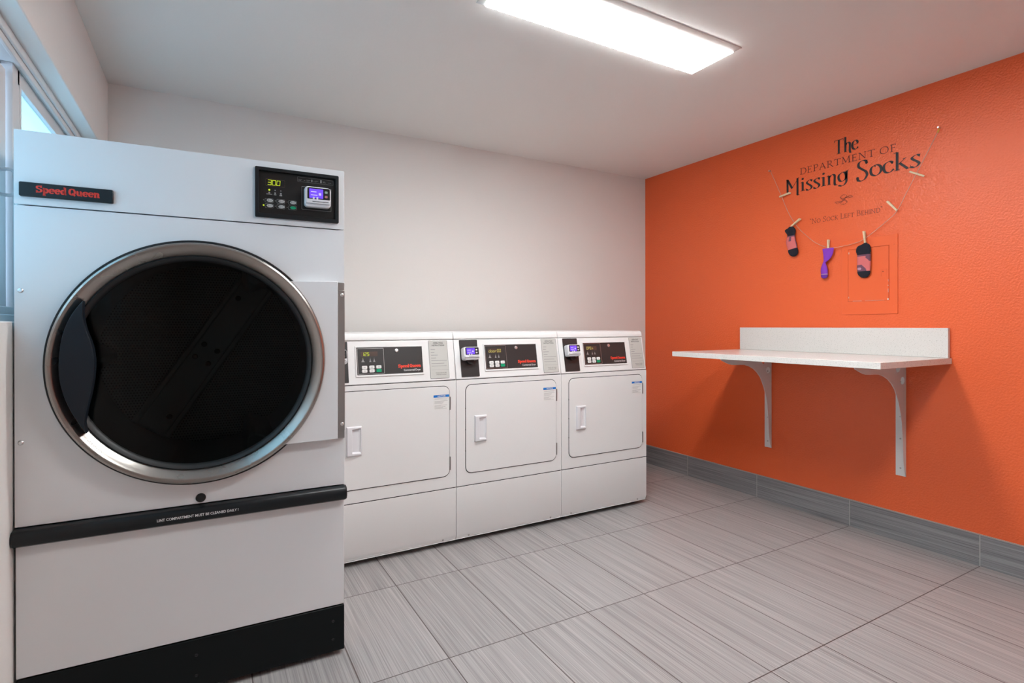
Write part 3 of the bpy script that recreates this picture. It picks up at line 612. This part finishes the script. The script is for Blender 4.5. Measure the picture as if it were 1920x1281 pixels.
def reader(parent, cx, cz, wd, ht, y0, dep, big=False, loc=None, rot=None):
    """payment reader: white rounded body, black upper face with violet screen and two keys, grey lower lip with card slot"""
    x0, x1, z0, z1 = cx - wd / 2, cx + wd / 2, cz - ht / 2, cz + ht / 2
    b = prism('card_reader', rrect(x0, x1, z0, z1, wd * .13, 5), y0 - dep, y0, M_plastic, parent, bevel=wd * .045, seg=3, loc=loc, rot=rot)
    yf = y0 - dep
    f = prism('reader_face', rrect(x0 + wd * .10, x1 - wd * .035, z0 + ht * .36, z1 - ht * .05, wd * .05, 3), yf - .0008, yf + .001, M_panel_d, b)
    s = prism('reader_screen', rrect(x0 + wd * .17, x0 + wd * .70, z0 + ht * .43, z1 - ht * .11, .0005, 2), yf - .0014, yf, M_screen, b); s['label'] = 'glowing violet screen'
    link('screen_text', boxes_me('screen_text', [(x0 + wd * a, x0 + wd * c, yf - .0017, yf - .0014, z0 + ht * e, z0 + ht * g) for a, c, e, g in ((.23, .44, .72, .76), (.23, .48, .56, .60), (.53, .62, .58, .70))]), M_lcdtext, s)
    for k_, (zz, mm) in enumerate(((.76, mat('reader_key_green', (.30, .42, .36), .4) if big else M_buttonw), (.54, mat('reader_key_red', (.50, .22, .22), .4) if big else M_button))):
        prism('reader_key', rrect(x0 + wd * .76, x0 + wd * .87, z0 + ht * (zz - .055), z0 + ht * (zz + .055), wd * .02, 3), yf - .002, yf, mm, b, bevel=.0004)
    prism('reader_lip', rrect(x0 + wd * .04, x1 - wd * .02, z0 + ht * .16, z0 + ht * .37, wd * .04, 3), yf - .006, yf, M_plastic, b, bevel=.0015)
    box('card_slot', (x0 + wd * .28, x0 + wd * .90, yf - .0064, yf - .0055, z0 + ht * .235, z0 + ht * .265), M_dark, b)
    for q in (.30, .44): box('slot_guide', (x0 + wd * q, x0 + wd * (q + .06), yf - .006, yf - .001, z0 + ht * .33, z0 + ht * .47), M_buttonw, b, bevel=.0005)
    if big: prism('reader_plate', [rrect(x0 - wd * .08, x1 + wd * .06, z0 - ht * .1, z1 + ht * .04, .001, 2), rrect(x0 - wd * .07, x1 + wd * .05, z0 - ht * .085, z1 + ht * .025, .001, 2)], y0 - .001, y0, M_greyt, b)
    else: prism('reader_mount', [circ(cx, z0 - ht * .02, wd * .22, 20)], y0 - dep * .45, y0, M_rubber, b)
    return b
big_dryer()

# ------------------------------------------------------------------ the three front-loading dryers
SW = 0.683
def small_dryer(x0, disp, led, label, dx=0.0):
    t = thing('clothes_dryer', label, 'dryer', (x0, -.805, 0), 0, 'white front-loading dryers along the back wall')
    W_ = SW; e = .0012
    link('cabinet', profx_me('cabinet', [(.045, .034), (.006, .034), (.006, .886), (.70, .886), (.70, .034)], e, W_ - e), M_enamel, t, bevel=0.002)
    for x in (.06, W_ - .06):
        for y in (.08, .62): link('foot', prism_me('foot', [circ(0, 0, .022, 16)], 0, .035), M_rubber, t, loc=(x, y, .0), rot=(PI / 2, 0, 0))
    link('toe_recess', boxes_me('toe_recess', [(.01, W_ - .01, .075, .08, .004, .036)]), M_rubber, t)
    lp = link('lower_panel', profx_me('lower_panel', [(.006, .028), (.016, .028), (.016, .3085), (0, .3085), (0, .055), (.010, .030)], e, W_ - e), M_enamel, t, bevel=0.003)
    for x in (.075, W_ - .075): screw('panel_screw', x, .041, .0055, .0055, lp, M_grey)
    prism('front_panel', [rrect(e, W_ - e, .3135, .8845, .003, 2), rrect(.124, .1785, .549, .683)], 0.0, .0075, M_enamel, t, bevel=0.003)
    box('seam_shade', (e + .002, W_ - e - .002, .0040, .0065, .300, .320), M_dark, t)  # dark strip behind the panel gap, standing in for its shade
    box('seam_shade', (e + .002, W_ - e - .002, .0040, .0065, .8800, .8890), M_dark, t)  # shade under the console edge, also a dark strip
    # door
    prism('door_gap_shade', [rrect(.0525, .6445, .3755, .8595, .036), rrect(.124, .1785, .549, .683)], -.0010, .001, M_dark, t)  # dark plate painting the shaded gap line round the door
    d = prism('door', [rrect(.0555, .6420, .3795, .8560, .034), rrect(.124, .1785, .549, .683)], -.0115, -.0006, M_enamel, t, bevel=0.0022, loc=(0, .0075, 0))
    for z in (.445, .765):
        box('door_hinge', (.6425, .6485, -.0155, .000, z - .035, z + .035), M_grey, d, bevel=0.001)
    for z in (.50, .615, .73): box('door_catch', (.0520, .0560, -.010, .0, z - .004, z + .004), M_dark, d)
    # pocket handle: raised frame with a cavity sloping out to the right
    hx0, hx1, hz0, hz1 = .105, .178, .544, .688; yf = -.0245; yb = -.0117
    bm = bmesh.new()
    o_ = [bm.verts.new(p) for p in ((hx0, yb, hz0), (hx1 + .002, yb, hz0), (hx1 + .002, yb, hz1), (hx0, yb, hz1))]
    f_ = [bm.verts.new(p) for p in ((hx0 + .003, yf, hz0 + .004), (hx1 - .001, yf + .006, hz0 + .004), (hx1 - .001, yf + .006, hz1 - .004), (hx0 + .003, yf, hz1 - .004))]
    i_ = [bm.verts.new(p) for p in ((hx0 + .026, yf, hz0 + .013), (hx1 - .0035, yf + .006, hz0 + .010), (hx1 - .0035, yf + .006, hz1 - .010), (hx0 + .026, yf, hz1 - .013))]
    c_ = [bm.verts.new(p) for p in ((hx0 + .028, -.0025, hz0 + .026), (hx1 - .005, -.0140, hz0 + .017), (hx1 - .005, -.0140, hz1 - .015), (hx0 + .028, -.0025, hz1 - .020))]
    for p, q in ((o_, f_), (f_, i_), (i_, c_)):
        for i in range(4): bm.faces.new((p[i], p[(i + 1) % 4], q[(i + 1) % 4], q[i]))
    bm.faces.new(c_); bm.faces.new(o_); bmesh.ops.recalc_face_normals(bm, faces=bm.faces)
    me = bpy.data.meshes.new('door_handle'); bm.to_mesh(me); bm.free(); link('door_handle', me, M_plastic, d, bevel=0.0012)
    # notice sticker
    st = box('notice_sticker', (.552, .640, -.0119, -.0112, .735, .800), M_sticker2, d); st['label'] = 'white sticker with blue NOTICE heading'
    return t, d, st
def finish_dryer(x0, disp, led, label, dx, ledm):
    t, d, st = small_dryer(x0, disp, led, label, dx)
    # d's children get their own small writing (part > sub-part is as deep as it goes, so the print is beside the sticker)
    y = -.0122
    bl = link('notice_heading', boxes_me('notice_heading', [(.552, .640, y, y + .0002, .800, .8125)]), M_blue, d)
    text('notice_word', 'NOTICE', .575, .619, .8022, .8105, y - .0003, M_whitet, d, bold=.03)
    link('notice_print', boxes_me('notice_print', [(.557, .557 + l, y - .0001, y + .0002, z, z + .0010) for l, z in ((.078, .7935), (.070, .7885), (.074, .780), (.055, .7755), (.050, .771), (.045, .7665), (.072, .758), (.036, .7535), (.062, .749), (.048, .7445), (.070, .740))]), M_inkg, d)
    # console
    con = link('console', profx_me('console', [(0.001, .8885), (.041, 1.101), (.70, 1.101), (.70, .8885)], .0012, SW - .0012), M_enamel, t, bevel=0.003)
    link('top_panel', profx_me('top_panel', [(.0415, 1.1035), (.0420, 1.120), (.0480, 1.135), (.060, 1.142), (.70, 1.142), (.70, 1.1035)], .0012, SW - .0012), M_enamel, t, bevel=0.003)
    loc = (0, 0, .887); rot = (R(-10.637), 0, 0)
    K = dict(loc=loc, rot=rot)
    X = lambda v: v + dx
    prism('reader_backplate', rrect(X(.033), X(.141), .013, .215, .003, 2), -.0025, 0, M_panel, t, **K)
    reader(t, X(.0845), .1360, .092, .070, -.002, .040, **K)
    prism('console_bezel', [rrect(X(.1765), X(.5285), .0385, .1925, .003, 2), rrect(X(.1830), X(.5220), .0475, .1850, .001, 2)], -.0035, 0, M_enamel, t, bevel=.0012, **K)
    cp = prism('console_plate', rrect(X(.1825), X(.5225), .047, .1855), -.0012, 0, M_panel, t, **K)
    prism('keypad_outline', [rrect(X(.1865), X(.3195), .0515, .1805, .003, 3), rrect(X(.1887), X(.3173), .0537, .1783, .002, 3)], -.0022, -.0005, M_grey, cp)
    prism('display_window', rrect(X(.204), X(.288), .1400, .1635, .001, 2), -.0018, -.001, M_ledoff, cp)
    n = len(disp); ch = .0102
    o = seg_display('display_digits', disp, X(.2085), .1430, ch, .0175, .0030, -.0022, ledm, cp); o['label'] = 'glowing digits ' + disp
    for i, x in enumerate((.214, .250, .270)):
        x = X(x); w_ = .009 if i == 0 else .0055
        link('symbol', prism_me('symbol', [[(x - w_, .112), (x + w_, .112), (x + w_ * .35, .119), (x + w_ * .2, .127), (x - w_ * .2, .127), (x - w_ * .5, .119)]], -.0016, -.001), M_greyt, cp)
        lathe_y('indicator_lamp', [(.0001, -.002), (.0012, -.002), (.0013, -.001)], x, .1315, M_led if (i == 0 and disp == '125') else M_greyt, cp, n=10, closed=False)
    for r_, z0 in enumerate((.0775, .0595)):
        for c_, bx_ in enumerate((.2070, .2430, .2780)):
            g = (r_ == 1 and c_ == 2); bx_ = X(bx_)
            b_ = prism('button', rrect(bx_, bx_ + .0255, z0, z0 + .0160, .0035, 3), -.0045, -.0008, M_green if g else M_buttonw, cp, bevel=.0006)
            if g: b_['label'] = 'green start button'
            if c_ or r_ or 1: link('symbol', prism_me('symbol', [circ(bx_ - .0045, z0 + .008, .0011, 8)], -.0016, -.001), M_greyt, cp)
            if not g: link('button_mark', boxes_me('button_mark', [(bx_ + .007, bx_ + .0185, -.0048, -.0044, z0 + .005, z0 + .0062), (bx_ + .008, bx_ + .0175, -.0048, -.0044, z0 + .0085, z0 + .0097)]), M_inkg, cp)
    lk = lathe_y('lock', [(.0001, -.007), (.0055, -.007), (.0060, -.0055), (.0090, -.0050), (.0100, -.001), (.0100, 0)], X(.386), .166, M_chrome, t, n=28, closed=False, loc=loc, rot=rot)
    slab_word('name_lettering', 'Speed Queen', X(.391), X(.512), .0735, .0950, -.0018, M_redb, cp)['label'] = 'red slab lettering'
    text('type_lettering', 'Commercial Dryer', X(.419), X(.510), .0560, .0700, -.0018, M_whitet, cp, bold=.01)
    il = prism('instruction_label', rrect(X(.561), X(.667), .013, .2145, .002, 2), -.0012, 0, M_sticker, t, **K)
    prism('label_border', [rrect(X(.561), X(.667), .013, .2145, .003, 2), rrect(X(.5625), X(.6655), .0145, .2130, .0025, 2)], -.0018, -.001, M_inkg, il)
    merge_text('instruction_heading', [('OPERATING', X(.586), X(.642), .1965, .2050, -.0019, .012), ('INSTRUCTIONS', X(.579), X(.649), .1840, .1925, -.0019, .012)], M_inkt, il)
    merge_text('instruction_footer', [('PLEASE LINT FILTER', X(.592), X(.652), .0390, .0440, -.0019), ('AFTER EACH LOAD', X(.594), X(.650), .0300, .0350, -.0019)], M_inkt, il)
    link('instruction_print', boxes_me('instruction_print', [(X(.571), X(.571 + l), -.0016, -.0011, z, z + h) for l, z, h in ((.024, .1650, .0028), (.020, .1500, .0028), (.038, .1350, .0028), (.028, .1200, .0028), (.088, .1060, .0024), (.072, .0910, .0024), (.084, .0770, .0024), (.094, .0580, .0008))]), M_inkg, il)
    return t
XR = -.7565
finish_dryer(XR - SW, 'OPEn', 0, 'white front-loading dryer nearest the orange wall, rightmost of the three', 0.0, M_led2)
finish_dryer(XR - 2 * SW, 'door00', 0, 'white front-loading dryer in the middle of the row of three', 0.0, M_led2)
finish_dryer(XR - 3 * SW, '125', 0, 'white front-loading dryer showing 125, half hidden behind the tall tumble dryer', -0.022, M_led)

# ------------------------------------------------------------------ folding shelf on the orange wall
def folding_shelf():
    t = thing('wall_shelf', 'speckled white stone folding shelf with upstand on two white brackets, orange wall', 'shelf', (0, -1.57, 1.0))
    # local: x away from wall is negative, y along wall
    y0, y1 = -2.190 + 1.57, -.960 + 1.57
    box('shelf_top', (-.682, -.001, y0, y1, -.020, .010), M_stone, t, bevel=0.0015)
    box('backsplash', (-.022, -.001, y0 + .008, y1, .0105, .163), M_stone, t, bevel=0.0015)
    for yb in (-1.190, -1.985):
        yl = yb + 1.57
        k = bpy.data.objects.new('x', None); bpy.data.objects.remove(k)
        out = [(-.004, -.022), (-.500, -.022), (-.500, -.040), (-.458, -.056), (-.425, -.067), (-.399, -.072), (-.360, -.0745), (-.320, -.075), (-.277, -.077), (-.230, -.089), (-.190, -.106), (-.150, -.133), (-.118, -.166), (-.098, -.200), (-.078, -.240), (-.060, -.290), (-.047, -.345), (-.039, -.405), (-.034, -.470), (-.031, -.530), (-.026, -.570), (-.017, -.612), (-.006, -.640), (-.004, -.640)]
        o = prism_me('web', [out[::-1], circ(-.085, -.055, .021, 24), circ(-.038, -.121, .021, 24)], 0, .004)
        br = link('bracket', o, M_bracket, t, loc=(0, yl, 0), bevel=0.001)
        link('bracket_flange', boxes_me('bracket_flange', [(-.004, -.001, 0, .050, -.642, -.021), (-.510, -.004, 0, .034, -.0235, -.0205)]), M_bracket, br, bevel=0.0008)
        for z in (-.32, -.44, -.60, -.130):
            link('bracket_screw', prism_me('bracket_screw', [circ(0, 0, .0045, 14)], -.0015, 0), M_grey, br, loc=(-.004, .026, z), rot=(0, 0, -PI / 2))
folding_shelf()

# ------------------------------------------------------------------ writing and things on the orange wall
def wl(s, z, off=0.0):
    """the point, `off` metres in front of the orange wall, on the sight line to wall point (y=-s, z)"""
    P = Vector((0, -s, z)); return CAM + (P - CAM) * (1 - off / 3.2857)
fr = lambda u, v: (-.0012, -u, v)
sign = thing('wall_lettering', 'dark lettering on the orange wall: The Department of Missing Socks', 'wall sign', (0, -1.66, 2.05))
inv = (0, 1.66, -2.05)
pen_obj('word', [dict(s='The', x=1.602, base=2.203, H=.084, frame=fr, wd=.145, th=.03, width=.140, ang=R(12))], M_vinyl, sign, loc=inv)
pen_obj('word', [dict(s='DEPARTMENT', x=1.388, base=2.136, H=.0375, frame=fr, wd=.11, th=.06, width=.447, track=.10, ang=R(15))], M_vinyl2, sign, loc=inv)
pen_obj('word', [dict(s='OF', x=1.853, base=2.134, H=.0375, frame=fr, wd=.11, th=.06, width=.090, track=.10, ang=R(15))], M_vinyl2, sign, loc=inv)
pen_obj('word', [dict(s='missing', x=1.292, base=2.030, H=.090, frame=fr, wd=.150, th=.03, width=.398, ang=R(12))], M_vinyl, sign, loc=inv)
pen_obj('word', [dict(s='S', x=1.728, base=2.012, H=.112, frame=fr, wd=.125, th=.03, width=.070, ang=R(12)),
                       dict(s='ocks', x=1.800, base=2.024, H=.094, frame=fr, wd=.150, th=.03, width=.255, ang=R(12))], M_vinyl, sign, loc=inv)
pen_obj('motto', [dict(s='"NO SOCK LEFT BEHIND"', x=1.452, base=1.812, H=.030, frame=fr, wd=.075, th=.045, width=.418, track=.05, ang=R(15),
                       scale=lambda ch, i: 1.0 if i in (0, 1, 4, 9, 14, 20) else .78)], M_vinyl2, sign, loc=inv)
bm = bmesh.new()
def orn(pts, closed=False):
    P = catmull([(1.658 + a * .001, 1.9225 + b * .001) for a, b in pts], 8, closed)
    stroke_quads(bm, P, .0017, .0008, R(40), fr, closed)
for sg in (1, -1):
    orn([(sg * a, sg * b) for a, b in ((52, 12), (46, 5), (34, 6), (18, 14), (4, 2), (-12, -10), (-26, -4), (-40, -10), (-52, -4))])
    orn([(sg * a, sg * b) for a, b in ((46, 14), (30, 18), (14, 8), (0, -4), (-14, -12), (-32, -12))])
    orn([(sg * a, sg * b) for a, b in ((0, 30), (-14, 22), (-16, 14), (0, 4), (16, -10), (20, -20), (4, -28), (-4, -24))])
    orn([(sg * a, sg * b) for a, b in ((-12, 24), (2, 28), (18, 20), (8, 12), (-6, 0), (-16, -12))])
me = bpy.data.meshes.new('flourish'); bm.to_mesh(me); bm.free(); link('flourish', me, M_vinyl2, sign, loc=inv)

# clothes line
OFF = .016
lp = [(1.183, 2.207), (1.222, 2.118), (1.262, 2.023), (1.305, 1.918), (1.347, 1.842), (1.388, 1.786), (1.434, 1.738), (1.480, 1.696), (1.528, 1.666), (1.566, 1.650), (1.602, 1.645), (1.673, 1.649), (1.720, 1.656), (1.766, 1.670), (1.840, 1.719), (1.890, 1.757), (1.938, 1.800), (1.985, 1.890), (2.033, 1.985), (2.085, 2.087), (2.134, 2.185)]
P3 = [wl(s, z, OFF) for s, z in lp]; P3[0] = wl(1.183, 2.207, .012)
ln = thing('clothes_line', 'thin pale cord strung in a U across the orange wall between two pins', 'clothes line', P3[0][:])
link('cord', tube_me('cord', [p - P3[0] for p in catmull(P3, 6)], .0013, 6), M_cord, ln, smooth=True)
for s, z, tp in ((1.183, 2.210, False), (2.137, 2.194, True)):
    c = wl(s, z, .0)
    link('wall_pin', prism_me('wall_pin', [circ(0, 0, .0045, 16)], -.018, 0), M_chrome, ln, loc=c - P3[0], rot=(0, 0, -PI / 2))
    if tp:
        a, b = wl(2.1355, 2.190, OFF) - P3[0], wl(2.128, 2.172, OFF) - P3[0]
        link('cord_end', tube_me('cord_end', [a, b], .0042, 8), M_tip, ln, smooth=True)

def peg_parts(t, Lh):
    """clothespin along local z from -Lh/2 to Lh/2, jaws down; depth along local x"""
    for sx in (1, -1):
        P = [(sx * .0010, -Lh / 2), (sx * .0045, -Lh / 2 + .004), (sx * .0060, -.004), (sx * .0085, Lh / 2 - .002), (sx * .0065, Lh / 2), (sx * .0010, 0.0)]
        bm = bmesh.new(); vs = [bm.verts.new((x, -.0048, z)) for x, z in P]; f = bm.faces.new(vs)
        r = bmesh.ops.extrude_face_region(bm, geom=[f])
        for v in r['geom']:
            if isinstance(v, bmesh.types.BMVert): v.co.y = .0048
        bmesh.ops.recalc_face_normals(bm, faces=bm.faces); me = bpy.data.meshes.new('wooden_half'); bm.to_mesh(me); bm.free()
        link('wooden_half', me, M_wood, t, bevel=.0008)
    pts = []
    for i in range(33):
        a = i / 32 * 4 * PI; pts.append((.0072 * math.cos(a), -.006 + .012 * i / 32, -.006 + .0030 * math.sin(a)))
    link('spring', tube_me('spring', pts, .0006, 5), M_grey, t, smooth=True)
PEGS = [((1.326, 2.036), (1.241, 2.024), 'bare wooden clothespin on the left of the cord, just under the M'),
        ((1.391, 1.857), (1.324, 1.814), 'wooden clothespin gripping the small black and pink sock on the left'),
        ((1.568, 1.698), (1.566, 1.620), 'wooden clothespin gripping the purple sock'),
        ((1.770, 1.718), (1.778, 1.641), 'wooden clothespin gripping the sock in front of the electrical panel'),
        ((1.889, 1.869), (1.944, 1.801), 'bare wooden clothespin low on the right of the cord, beside the motto'),
        ((1.999, 2.004), (2.072, 1.960), 'bare wooden clothespin high on the right, under the last S')]
proto = None
for (a, b, lab) in PEGS:
    A, B = wl(*a, OFF + .001), wl(*b, OFF + .001); mid = (A + B) / 2; d = A - B
    ang = math.atan2(-d.y, d.z)   # turn about x so local +z points from B to A
    if proto is None:
        t = thing('clothespin', lab, 'clothespin', mid[:], 0, 'clothespins on the line'); peg_parts(t, .078); proto = t
    else:
        t = proto.copy(); COL.objects.link(t); t['label'] = lab
        for ch in list(proto.children):
            c = ch.copy(); COL.objects.link(c); c.parent = t
    t.location = mid; t.rotation_euler = (math.atan2(-d.y, d.z), 0, 0)

def loft(name, secs, m, parent, pick=None, n=28, cap=(True, True), k=5, org=Vector((0, 0, 0))):
    """flattened tube; secs = (s, z, half width, half thickness, lean angle in wall plane, twist)"""
    S_ = []
    for i in range(len(secs) - 1):
        for j in range(k):
            a, b, c, d = secs[max(i - 1, 0)], secs[i], secs[i + 1], secs[min(i + 2, len(secs) - 1)]; t = j / k
            S_.append([0.5 * (2 * B_ + (C_ - A_) * t + (2 * A_ - 5 * B_ + 4 * C_ - D_) * t * t + (3 * B_ - A_ - 3 * C_ + D_) * t ** 3) for A_, B_, C_, D_ in zip(a, b, c, d)])
    S_.append(list(secs[-1])); bm = bmesh.new(); rings = []; info = {}
    for s, z, hw, ht, lean, tw in S_:
        ring = []
        c = wl(s, z, OFF + .003)
        for i in range(n):
            a = 2 * PI * i / n; u, v = hw * math.cos(a), ht * math.sin(a)
            u, v = u * math.cos(tw) - v * math.sin(tw), u * math.sin(tw) + v * math.cos(tw)
            p = c + Vector((-v, -u * math.cos(lean), u * math.sin(lean)))
            p.x = min(p.x, -.0015)
            ring.append(bm.verts.new(p - org))
        rings.append(ring)
    for i in range(len(rings) - 1):
        for j in range(n):
            f = bm.faces.new((rings[i][j], rings[i][(j + 1) % n], rings[i + 1][(j + 1) % n], rings[i + 1][j]))
            if pick:
                s_, z_, hw, *_ = S_[i]; q = math.cos(2 * PI * (j + .5) / n); f.material_index = pick(q, z_, math.sin(2 * PI * (j + .5) / n) > 0)
    if cap[0]: bm.faces.new(rings[0])
    if cap[1]: bm.faces.new(rings[-1])
    bmesh.ops.recalc_face_normals(bm, faces=bm.faces)
    me = bpy.data.meshes.new(name); bm.to_mesh(me); bm.free(); return link(name, me, m, parent, smooth=True)

# left sock
o = wl(1.325, 1.81, OFF)
t = thing('sock', 'small black, pink and grey ankle sock pegged on the left of the line', 'sock', o[:], 0, 'socks on the line')
loft('cuff', [(1.326, 1.815, .010, .005, 0, 0), (1.326, 1.804, .024, .010, 0, 0), (1.327, 1.787, .031, .014, 0, 0), (1.328, 1.770, .028, .013, 0, 0), (1.328, 1.757, .024, .010, 0, 0), (1.328, 1.752, .020, .006, 0, 0)], M_navy, t, org=o)
loft('cuff_flap', [(1.308, 1.806, .006, .004, 0, 0), (1.300, 1.798, .014, .007, 0, 0), (1.298, 1.785, .010, .006, 0, 0), (1.304, 1.772, .006, .004, 0, 0)], M_navy, t, org=o)
loft('foot', [(1.328, 1.759, .025, .009, 0, 0), (1.327, 1.740, .029, .010, 0, 0), (1.326, 1.720, .033, .011, .1, 0), (1.332, 1.695, .033, .011, .15, 0), (1.339, 1.664, .031, .010, .18, 0)], [M_pink, M_mauve], t,
     pick=lambda q, z, fr_: 1 if (z > 1.752 or (z > 1.722 and abs(q + .02) < .30) or q > .93) else 0, n=48, org=o)
loft('toe', [(1.3385, 1.669, .0325, .0105, .18, 0), (1.343, 1.650, .032, .012, .18, 0), (1.348, 1.634, .026, .011, .18, 0), (1.351, 1.625, .016, .007, .18, 0), (1.352, 1.621, .006, .003, .18, 0)], M_navy, t, org=o)
# purple sock
o = wl(1.566, 1.64, OFF)
t = thing('sock', 'twisted purple sock pegged at the bottom of the line', 'sock', o[:], 0, 'socks on the line')
loft('leg', [(1.564, 1.646, .030, .004, 0, 0), (1.565, 1.643, .034, .006, -.05, 0), (1.565, 1.622, .032, .008, -.1, .05), (1.561, 1.600, .028, .009, -.3, .15), (1.553, 1.582, .021, .009, -.5, .3), (1.547, 1.568, .014, .009, -.5, .7)], M_purple, t, org=o)
loft('foot', [(1.550, 1.574, .013, .008, -.5, .7), (1.545, 1.564, .012, .008, -.3, .9), (1.541, 1.550, .014, .008, 0, .4), (1.541, 1.530, .019, .009, 0, .1), (1.542, 1.510, .021, .010, 0, 0), (1.543, 1.490, .020, .010, 0, 0)], M_purple, t, org=o)
loft('toe', [(1.543, 1.491, .0203, .0102, 0, 0), (1.543, 1.488, .0206, .0104, 0, 0), (1.543, 1.478, .0202, .010, 0, 0), (1.543, 1.469, .016, .008, 0, 0), (1.543, 1.464, .007, .004, 0, 0)], [M_purple2, M_lilac], t, pick=lambda q, z, fr_: 1 if z > 1.4865 else 0, org=o)
# right sock
o = wl(1.776, 1.645, OFF)
t = thing('sock', 'pink, black and mauve ankle sock hanging over the electrical panel', 'sock', o[:], 0, 'socks on the line')
loft('cuff', [(1.778, 1.650, .008, .005, 0, 0), (1.775, 1.641, .014, .008, -.2, 0), (1.766, 1.625, .031, .013, -.3, 0), (1.762, 1.606, .035, .014, -.1, 0), (1.769, 1.590, .037, .012, 0, 0), (1.770, 1.583, .036, .009, 0, 0)], M_navy, t, org=o)
loft('cuff_flap', [(1.786, 1.644, .008, .004, 0, 0), (1.790, 1.630, .013, .007, 0, 0), (1.792, 1.612, .014, .008, 0, 0), (1.795, 1.594, .013, .006, 0, 0)], M_navy, t, org=o)
def pk(q, z, fr_):
    if z > 1.577: return 1
    if z > 1.578 - .038 * max(0, (q - .1)) * 1.1 and q > .35 and z > 1.546: return 1
    if not fr_: return 1 if z < 1.52 else 0
    if z < 1.527 - max(0, q + .1) * .045 and q < .55:
        if (q + .55) ** 2 / .12 + ((z - 1.505) / .0085) ** 2 < 1: return 2
        return 1
    return 0
loft('foot', [(1.770, 1.586, .0355, .009, 0, 0), (1.770, 1.565, .0365, .012, 0, 0), (1.770, 1.540, .0365, .013, 0, 0), (1.769, 1.510, .0360, .013, 0, 0), (1.769, 1.486, .0335, .012, 0, 0)], [M_pink, M_mauve, M_lilac], t, pick=pk, n=64, k=8, org=o)
loft('toe', [(1.769, 1.488, .0345, .0125, 0, 0), (1.770, 1.476, .0335, .0125, 0, 0), (1.771, 1.463, .027, .010, 0, 0), (1.772, 1.455, .018, .007, 0, 0), (1.773, 1.4505, .007, .003, 0, 0)], M_navy, t, org=o)

# electrical panel painted over
t = thing('electrical_panel', 'flush electrical panel cover painted orange, above the shelf', 'electrical panel', (0, -1.80, 1.45))
def wallprism(name, outs, d0, d1, m, parent, bevel=0.0):
    """outlines in (s, z) on the orange wall, thickness from d0 to d1 off the wall"""
    outs = [[(s - 1.80, z - 1.45) for s, z in P] for P in (outs if isinstance(outs[0], list) else [outs])]
    o = link(name, prism_me(name, outs, -d1, -d0), m, parent, rot=(0, 0, -PI / 2), bevel=bevel); return o
wallprism('cover', [rrect(1.648, 1.946, 1.240, 1.678), rrect(1.6845, 1.9035, 1.3155, 1.6205)], .0005, .005, M_orange2, t, bevel=.0015)
dd = wallprism('panel_door', rrect(1.6860, 1.9020, 1.3170, 1.6190), .0002, .0062, M_orange2, t, bevel=.0012)
o1 = link('latch', prism_me('latch', [[(s - 1.80, z - 1.45) for s, z in P] for P in (rrect(1.858, 1.895, 1.432, 1.492, .002, 2), rrect(1.866, 1.888, 1.450, 1.486, .002, 2))], -.0078, -.006), M_orange2, dd, bevel=.0005)
link('latch_mark', prism_me('latch_mark', [[(s - 1.80, z - 1.45) for s, z in rrect(1.869, 1.877, 1.476, 1.479)]], -.0066, -.006), M_vinyl2, dd)
link('paint_chip', boxes_me('paint_chip', [(s - 1.8, s - 1.8 + a, -.0067, -.006, z - 1.45, z - 1.45 + b) for s, z, a, b in ((1.896, 1.318, .006, .009), (1.689, 1.594, .003, .011), (1.689, 1.335, .002, .009), (1.898, 1.396, .003, .005), (1.712, 1.3172, .05, .0012), (1.78, 1.3172, .10, .0009), (1.899, 1.36, .0015, .02), (1.8995, 1.42, .001, .012))]), M_white, dd)
for s, z in ((1.662, 1.283), (1.923, 1.283), (1.926, 1.622), (1.662, 1.618)):
    wallprism('cover_screw', [circ(s, z, .0042, 14)], .0045, .0068, M_orange2, t)
